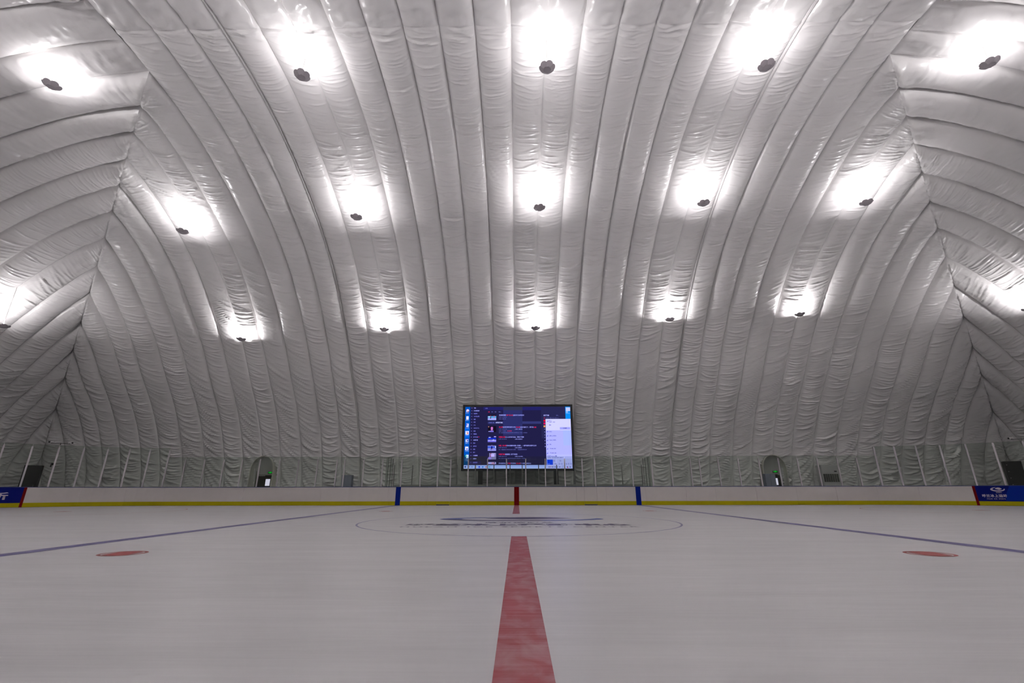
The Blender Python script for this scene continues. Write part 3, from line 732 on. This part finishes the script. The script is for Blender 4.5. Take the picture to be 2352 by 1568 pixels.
# ranking column
stext('热搜榜单', 1644, 1754, 297, 30, (170, 172, 250), 6, 0.05); stext('更多 ›', 1896, 1944, 297, 20, DIM, 6)
stext('总榜', 1646, 1680, 349, 20, (190, 40, 80), 6); stext('电视剧 电影 综艺 动漫 少儿', 1696, 1950, 347, 18, (80, 82, 150), 6)
for y, c in ((406, (238, 0, 40)), (462, (232, 10, 84)), (520, (232, 150, 92))): srect('rank_badge', 1648, y - 18, 1680, y + 18, c, 5)
for k, y in enumerate((577, 634, 693, 748, 808, 868, 925)): stext(str(4 + k), 1660 + k * 2, 1674 + k * 2 + (8 if k == 6 else 0), y, 18, PALE, 5)
# thumbnails: plain colour pictures
def thumb(y0, y1, bands, figs):
    for k, (f0, f1, c) in enumerate(bands): srect('thumbnail', 530, y0 + (y1 - y0) * f0, 698, y0 + (y1 - y0) * f1, c, 4)
    for (x, f0, f1, w, c) in figs: srect('thumbnail_figure', x - w / 2, y0 + (y1 - y0) * f0, x + w / 2, y0 + (y1 - y0) * f1, c, 5)
thumb(278, 398, ((0, .32, (26, 20, 44)), (.32, .55, (90, 150, 220)), (.42, .56, (30, 160, 180)), (.55, .62, (40, 130, 160)), (.62, 1, (150, 155, 230))), ((584, .15, .3, 14, (120, 40, 70)), (586, .3, .75, 16, (16, 14, 40)), (656, .25, .5, 16, (190, 90, 110)), (560, .36, .5, 50, (170, 200, 240))))
thumb(520, 640, ((0, 1, (18, 12, 30)),), ((612, .15, .62, 42, (190, 110, 190)), (612, .05, .2, 40, (40, 24, 46)), (612, .62, .78, 30, (150, 90, 160)), (612, .76, 1, 70, (110, 100, 200)), (566, .84, .95, 50, (150, 150, 230)), (548, .04, .2, 20, (170, 120, 110))))
thumb(718, 840, ((0, .34, (26, 26, 84)), (.34, .46, (10, 50, 225)), (.46, .56, (30, 30, 110)), (.56, .66, (40, 60, 190)), (.66, .74, (180, 180, 230)), (.74, 1, (118, 112, 222))), ((570, .18, .32, 40, (160, 170, 240)), (675, .06, .2, 42, (170, 160, 250)), (645, .6, .7, 22, (220, 220, 250)), (596, .7, .84, 10, (40, 30, 80))))
thumb(890, 1012, ((0, .2, (34, 32, 70)), (.2, .3, (150, 160, 235)), (.3, .52, (20, 60, 190)), (.52, .64, (140, 150, 220)), (.64, .72, (20, 50, 160)), (.72, 1, (140, 140, 226))), ((614, .1, .3, 22, (110, 100, 200)), (612, .22, .62, 28, (14, 20, 110)), (600, .55, .9, 12, (16, 18, 70)), (628, .55, .85, 10, (130, 80, 110)), (686, .24, .54, 16, (190, 196, 245))))
thumb(1058, 1182, ((0, 1, (120, 118, 168)),), ((545, 0, .75, 28, (24, 20, 44)), (596, 0, .2, 26, (120, 60, 90)), (630, .15, .6, 70, (176, 164, 246)), (590, .3, .7, 24, (130, 70, 110)), (575, .6, 1, 60, (140, 120, 220)), (640, 0, .12, 80, (160, 158, 210))))
thumb(1232, 1272, ((0, 1, (170, 165, 245)),), ((640, .1, 1, 60, (190, 140, 190)), (664, .1, .6, 24, (30, 20, 50))))

# ------------------------------------------------------------------ doors in arched portals
def portal(xd, hw, flip):
    name = 'door_1' if xd < 0 else 'door_2'
    root = empty(name, (xd, 22.4, 0)); tag(root, 'dark grey exit door in a cream arched niche, ' + ('left' if 0 else ('bare doorway' if xd < 0 else 'cabinet in front')), kind='structure')
    # arched reveal shell
    n = 20; spring = 2.35; rise = 1.10
    def arch(h, e): return [(h, -0.05)] + [(h * math.cos(math.pi * k / n), spring + (rise + e) * math.sin(math.pi * k / n)) for k in range(n + 1)] + [(-h, -0.05)]
    A, B = arch(hw, 0), arch(hw - 0.045, -0.045)
    y0, y1 = -0.62, 0.55
    v = []; f = []
    for (ax, az), (bx, bz) in zip(A, B): v += [(ax, y0, az), (bx, y0, bz), (bx, y1, bz), (ax, y1, az)]
    for i in range(len(A) - 1):
        for k in range(4): f.append((i * 4 + k, i * 4 + (k + 1) % 4, i * 4 + 4 + (k + 1) % 4, i * 4 + 4 + k))
    pyd('arch_reveal', v, f, CREAM, root)
    # back wall of the niche around the door
    dw, dh = 0.74, 2.45
    yb = 0.19; h2 = hw - 0.045
    v = [(h2, yb, -0.05), (dw, yb, -0.05), (dw, yb, dh), (h2, yb, spring), (-h2, yb, -0.05), (-dw, yb, -0.05), (-dw, yb, dh), (-h2, yb, spring)]
    f = [(0, 1, 2, 3), (4, 7, 6, 5)]
    nb = len(v); v += [(bx, yb, bz) for bx, bz in B[1:-1]]
    f.append(tuple([2] + list(range(nb, nb + len(B) - 2)) + [6]))
    pyd('niche_wall', v, f, CREAM, root)
    pale = mat('door_frame_pale', (0.26, 0.25, 0.215), 0.5)
    MB().box(-dw, -dw + 0.05, 0.05, 0.2, -0.05, dh).box(dw - 0.05, dw, 0.05, 0.2, -0.05, dh).box(-dw + 0.05, dw - 0.05, 0.05, 0.2, dh - 0.05, dh).build('door_frame', pale, root)
    tr = MB().box(-dw + 0.05, dw - 0.05, 0.12, 0.18, 2.05, dh - 0.05).build('transom', DOORGREY, root)
    MB().box(-dw + 0.05, dw - 0.05, 0.07, 0.18, 2.0, 2.05).build('transom_bar', pale, root)
    leaf = MB().box(-dw + 0.06, dw - 0.06, 0.13, 0.18, -0.04, 1.99).build('door_leaf', DOORGREY, root)
    wx = 0.22 if xd < 0 else 0.28
    MB().box(wx - 0.16, wx + 0.19, 0.115, 0.13, 1.22, 1.72).build('door_window', emit('daylight_window', lin((228, 222, 246)), 1.0), leaf)
    MB().box(wx - 0.19, wx - 0.16, 0.105, 0.13, 1.19, 1.75).box(wx + 0.19, wx + 0.22, 0.105, 0.13, 1.19, 1.75).box(wx - 0.16, wx + 0.19, 0.105, 0.13, 1.72, 1.75).box(wx - 0.16, wx + 0.19, 0.105, 0.13, 1.19, 1.22).build('window_trim', DOORGREY, leaf)
    MB().box(wx - 0.25, wx + 0.22, 0.115, 0.13, 1.02, 1.14).build('push_plate', mat('dark_green_plate', (0.02, 0.06, 0.03), 0.4), leaf)
    MB().tube([(-0.45, 0.1, 1.05), (-0.45, 0.04, 1.05), (-0.32, 0.04, 1.05)], 0.015).build('handle', ALU, leaf)
    MB().box(0.0, 0.5, 0.06, 0.12, 1.93, 1.99).build('door_closer', BLACK, leaf)
    # lit green exit sign with running figure and arrow
    ex = empty('exit_sign', (xd, 22.4, 0))
    tag(ex, 'small lit green exit sign above the dark door ' + ('with nothing before it' if xd < 0 else 'beside the blue-grey cabinet'), 'exit sign')
    sx = 0.36
    MB().box(sx - 0.20, sx + 0.20, 0.06, 0.118, 2.12, 2.30, 0.008).build('sign_case', BLACK, ex)
    green = emit('exit_green', lin((20, 190, 50)), 1.0)
    p = MB()
    def flat(pts, y=0.052): p.add([(sx + a, y, 2.21 + b) for a, b in pts], [tuple(range(len(pts)))])
    flat([(-.17, .0), (-.11, .045), (-.11, .02), (-.04, .02), (-.04, -.02), (-.11, -.02), (-.11, -.045)])
    flat([(.17, .0), (.11, .045), (.11, .02), (.05, .02), (.05, -.02), (.11, -.02), (.11, -.045)])
    flat([(-.02, .05), (.0, .075), (.03, .075), (.045, .05), (.03, .03), (.0, .03)])
    flat([(-.04, .03), (.05, .03), (.06, -.02), (.03, -.07), (.0, -.04), (-.03, -.07), (-.06, -.05), (-.03, -.01)])
    p.build('sign_symbol', green, ex)
for xd, hw in DOORS: portal(xd, hw, 1 if xd > 0 else -1)
bpy.data.objects['door_1']['label'] = 'dark grey exit door in arched niche, nothing standing before it'
bpy.data.objects['door_2']['label'] = 'dark grey exit door in arched niche, half hidden by blue-grey cabinet'

# ------------------------------------------------------------------ cabinets, air conditioner, black lockers
def cabinet(x0, x1, y0, y1, h, label, side):
    r = empty('metal_cabinet', ((x0 + x1) / 2, (y0 + y1) / 2, -0.05)); w = (x1 - x0) / 2; d = (y1 - y0) / 2
    MB().box(-w, w, -d + 0.02, d, 0, h, 0.01).build('body', CABINET, r)
    for a, b in ((-w + 0.01, -0.004), (0.004, w - 0.01)):
        dd = MB().box(a, b, -d, -d + 0.018, 0.06, h - 0.02, 0.004).build('cabinet_door', CABINET, r)
        xh = -0.05 if a < -0.1 else 0.05
        MB().box(xh - 0.01, xh + 0.01, -d - 0.02, -d, 0.95, 1.07).build('handle', ALU, dd)
    tag(r, label, 'cabinet')
cabinet(-13.18, -12.42, 21.2, 21.6, 2.02, 'blue-grey metal cabinet standing alone against the quilted wall', 1)
cabinet(18.30, 19.05, 21.1, 21.5, 2.05, 'blue-grey metal cabinet blocking half of the exit door', -1)

ac = empty('air_conditioner', (22.95, 21.1, -0.05))
tag(ac, 'pale floor-standing air conditioner cabinet with dark grille against the liner', 'air conditioner')
MB().box(-0.62, 0.62, -0.28, 0.32, 0, 2.64, 0.02).build('body', ACWHITE, ac)
MB().box(-0.60, 0.60, -0.305, -0.28, 2.08, 2.62, 0.008).build('upper_panel', ACWHITE, ac)
MB().box(-0.60, 0.60, -0.305, -0.28, 0.06, 1.42, 0.008).build('lower_panel', ACWHITE, ac)
for k in range(7):
    x0 = -0.54 + k * 0.16
    g = MB().box(x0, x0 + 0.115, -0.31, -0.28, 1.46, 2.02).build('grille_opening', VENT, ac)
    mb = MB()
    for j in range(9): mb.box(x0, x0 + 0.115, -0.316, -0.309, 1.48 + j * 0.061, 1.495 + j * 0.061)
    mb.build('louvre', ACWHITE if 0 else DARKALU, g)
MB().box(0.28, 0.47, -0.312, -0.28, 2.16, 2.24).build('control_display', BLACK, ac)
def locker(x, y, rot, h, w, label):
    r = empty('black_locker', (x, y, -0.05)); r.rotation_euler.z = rot
    MB().box(-w, w, -0.25, 0.25, 0, h, 0.012).build('body', BLACK, r)
    MB().box(-w + 0.02, w - 0.02, -0.275, -0.25, 0.05, h - 0.03, 0.006).build('door_panel', mat('locker_front', (0.006, 0.006, 0.005), 0.5), r)
    for k in range(6):
        z = 0.35 + k * (h - 0.6) / 5
        MB().tube([(-w + 0.12, -0.275, z), (-w + 0.12, -0.295, z)], 0.02, 8).build('rivet', ALU, r)
    MB().box(w - 0.2, w - 0.17, -0.32, -0.275, 1.1, 1.35).build('handle', DARKALU, r)
    tag(r, label, 'locker')
locker(-35.05, 19.6, math.radians(35), 2.68, 0.47, 'tall black locker in the dome corner behind the mascot-side blue advert board')
locker(35.15, 19.7, math.radians(-32), 2.82, 0.45, 'tall black locker in the dome corner behind the advert with white lettering')
for o in bpy.data.objects:
    if o.name.startswith('black_locker') and o.location.x < 0: o['label'] = 'tall black locker in the dome corner beyond the plain blue advert board'

# ------------------------------------------------------------------ surveillance cameras on two shield posts
def cctv(s, z, label, flip):
    p, nn = board_point(s)
    r = empty('security_camera', (p.x + nn.x * 0.07, p.y + nn.y * 0.07, z)); r.rotation_euler.z = math.atan2(-nn.x, nn.y)
    MB().box(-0.02, 0.02, -0.02, 0.02, 0.0, 0.12).build('mast', DARKALU, r)
    MB().box(-0.42, 0.42, -0.018, 0.018, 0.08, 0.11).build('cross_arm', DARKALU, r)
    MB().box(-0.20 if flip < 0 else 0.04, -0.04 if flip < 0 else 0.20, 0.03, 0.12, -0.14, 0.0, 0.008).build('junction_box', ALU, r)
    for sx in (-1, 1):
        c = MB().box(min(sx * 0.30, sx * 0.46), max(sx * 0.30, sx * 0.46), -0.05, 0.05, 0.12, 0.21, 0.012).build('camera_body', WHITE, r)
        MB().tube([(sx * 0.46, 0, 0.162), (sx * 0.53, -0.02, 0.15)], 0.042, 12).build('lens_hood', BLACK, c)
        MB().box(sx * 0.38 - 0.015, sx * 0.38 + 0.015, -0.015, 0.015, 0.1, 0.13).build('bracket', DARKALU, c)
    tag(r, label, 'camera')
cctv(-27.56, 3.45, 'pair of surveillance cameras on a cross arm by the plain blue advert', -1)
cctv(29.05, 3.46, 'pair of surveillance cameras on a cross arm above the lettered advert corner', 1)
p, nn = board_point(-27.56)
ms = empty('post_speaker', (p.x + nn.x * 0.16 - 0.12, p.y + nn.y * 0.16, 2.3))
MB().box(-0.06, 0.06, -0.05, 0.05, 0.0, 0.12, 0.01).build('housing', BLACK, ms); MB().box(-0.1, -0.06, -0.02, 0.02, -0.1, 0.05).build('bracket', BLACK, ms)
tag(ms, 'small black device clamped halfway up the camera post', 'speaker')

# ------------------------------------------------------------------ flower-shaped uplights
def petal_mesh():
    # rounded lobe, thin, starts at the hexagon side and bends upward
    n = 16; L0, Wd = 0.145, 0.15; tilt = math.radians(38)
    pts = [(-0.088, 0.0), (0.088, 0.0)]
    for k in range(n + 1):
        a = math.pi * k / n; pts.append((Wd * math.cos(a), 0.12 + 0.125 * math.sin(a)))
    v = []
    for th in (0.0, 0.02):
        for x, r in pts:
            v.append((x, L0 + r * math.cos(tilt) - th * math.sin(tilt), r * math.sin(tilt) + th * math.cos(tilt)))
    m_ = len(pts); f = [tuple(range(m_ - 1, -1, -1)), tuple(range(m_, 2 * m_))] + [(i, (i + 1) % m_, (i + 1) % m_ + m_, i + m_) for i in range(m_)]
    me = bpy.data.meshes.new('petal'); me.from_pydata(v, [], f); me.materials.append(LAMPGREY); me.update(); return me
def hex_mesh():
    v = []; 
    for z in (0.0, 0.025):
        for k in range(6):
            a = math.pi / 6 + k * math.pi / 3; v.append((0.172 * math.cos(a), 0.172 * math.sin(a), z))
    f = [(5, 4, 3, 2, 1, 0), (6, 7, 8, 9, 10, 11)] + [(i, (i + 1) % 6, (i + 1) % 6 + 6, i + 6) for i in range(6)]
    me = bpy.data.meshes.new('center_plate'); me.from_pydata(v, [], f); me.materials.append(LAMPGREY); me.update(); return me
PETAL, HEX = petal_mesh(), hex_mesh()
CABLE = mat('pale_cable', (0.55, 0.5, 0.48), 0.5)
def make_cable(h):
    mb = MB().tube([(0, 0, 0.12), (0.0, 0, h)], 0.012, 6)
    return mb
def lamp_data(f):
    d = bpy.data.lights.new('uplight', 'AREA'); d.shape = 'DISK'; d.size = 0.16; d.energy = LAMP_WATTS * f; d.color = LAMP_COLOR
    return d
def glow_data(f):
    d = bpy.data.lights.new('lamp_glow', 'POINT'); d.energy = LAMP_WATTS * f; d.color = LAMP_COLOR; d.shadow_soft_size = 0.045
    return d
LDS = [lamp_data(0.50), lamp_data(0.72), lamp_data(0.92), lamp_data(3.1), lamp_data(1.5)]
GDS = [glow_data(0.14), glow_data(0.20), glow_data(0.30), glow_data(0.30), glow_data(0.20)]
def pendant(x, y, z, label, group=None, rot=0.0, row=2):
    r = empty('pendant_uplight', (x, y, z)); r.rotation_euler.z = rot
    link('center_plate', HEX, None, r)
    for k in range(6):
        o = link('petal', PETAL, None, r); o.rotation_euler.z = k * math.pi / 3
    MB().tube([(0, 0, 0.025), (0, 0, 0.06)], 0.09, 16).build('lamp_module', WHITE, r)
    d = max(abs(y), abs(x) - (OFF_L if x < 0 else OFF_R))
    make_cable(dome_z(d) - z - 0.05).build('cable', CABLE, r)
    lo = bpy.data.objects.new('light', LDS[row]); COL.objects.link(lo); lo.parent = r; lo.location = (0, 0, 0.10); lo.rotation_euler.x = math.pi     # the disc shines upwards
    go = bpy.data.objects.new('light_glow', GDS[row]); COL.objects.link(go); go.parent = r; go.location = (0, 0, 0.115)
    tag(r, label, 'lamp', group or 'flower-shaped uplights hung from the dome')
ROWN = ['roof ridge seam', 'upper slope above the big screen side', 'lower slope just above the screen side wall']
COLN = ['far end by the plain advert corner', 'between the screen and the bare exit door', 'in line with the big screen', 'between the screen and the cabinet-blocked door', 'far end by the lettered advert corner']
LP = [[(-20.2, .94, 17.53), (-9.12, .63, 17.56), (1.3, .32, 17.49), (10.48, .43, 17.59), (19.57, .33, 17.48)],
      [(-19.88, 9.29, 15.42), (-9.21, 8.37, 15.68), (1.29, 7.82, 15.84), (10.52, 7.82, 16.05), (19.63, 7.88, 16.05)],
      [(-19.44, 16.06, 10.91), (-9.24, 15.53, 11.39), (1.28, 15.46, 11.4), (10.5, 15.16, 11.88), (19.31, 14.97, 12.13)]]
ROWL = ['at the roof ridge', 'halfway up far slope', 'lowest on the far slope']
COLL = ['nearest the plain advert corner', 'above the bare exit door side', 'straight over the big screen', 'over the blocked door side', 'nearest the lettered advert corner']
for i, row in enumerate(LP):
    for j, (x, y, z) in enumerate(row):
        pendant(x, y, z, 'grey six-petal pendant uplight %s, %s' % (ROWL[i], COLL[j]), row=i, rot=0.1 * ((i * 5 + j) % 3 - 1) + 0.26)
pendant(-30.5, 10.84, 10.07, 'grey six-petal pendant uplight on the end slope beyond the plain advert corner')
pendant(30.6, 11.4, 11.0, 'grey six-petal pendant uplight on the end slope beyond the lettered advert corner')
HID = 'grey six-petal pendant uplight over the near half of the rink'
for x in (-19.9, -9.2, 1.3, 10.5, 19.6):
    pendant(x, -7.3, 16.0, HID, row=4); pendant(x, -14.7, 11.6, HID, row=3)
for sx in (-1, 1):
    pendant(sx * 30.6, -10.4, 11.0, HID, row=3)

# ------------------------------------------------------------------ conduits along two seams
def conduit(x, label):
    pts = []
    for s in np.linspace(1.0, arc_at(-3.0), 70):
        d = np.interp(s, ARC, FULL[:, 0]); z = np.interp(s, ARC, FULL[:, 1]); a = np.interp(s, ARC, NRM[:, 0]); b = np.interp(s, ARC, NRM[:, 1])
        pts.append((x, d + a * 0.16, z + b * 0.16))
    o = MB().tube(pts, 0.035, 8).build('cable_conduit', mat('conduit_white', (0.72, 0.70, 0.69), 0.35), None, True)
    tag(o, label, 'conduit')
conduit(1.3 - 1.5 * 9, 'thin white conduit up a liner seam on the bare exit door side')
conduit(1.3 + 1.5 * 7, 'thin white conduit up a liner seam on the blocked exit door side')
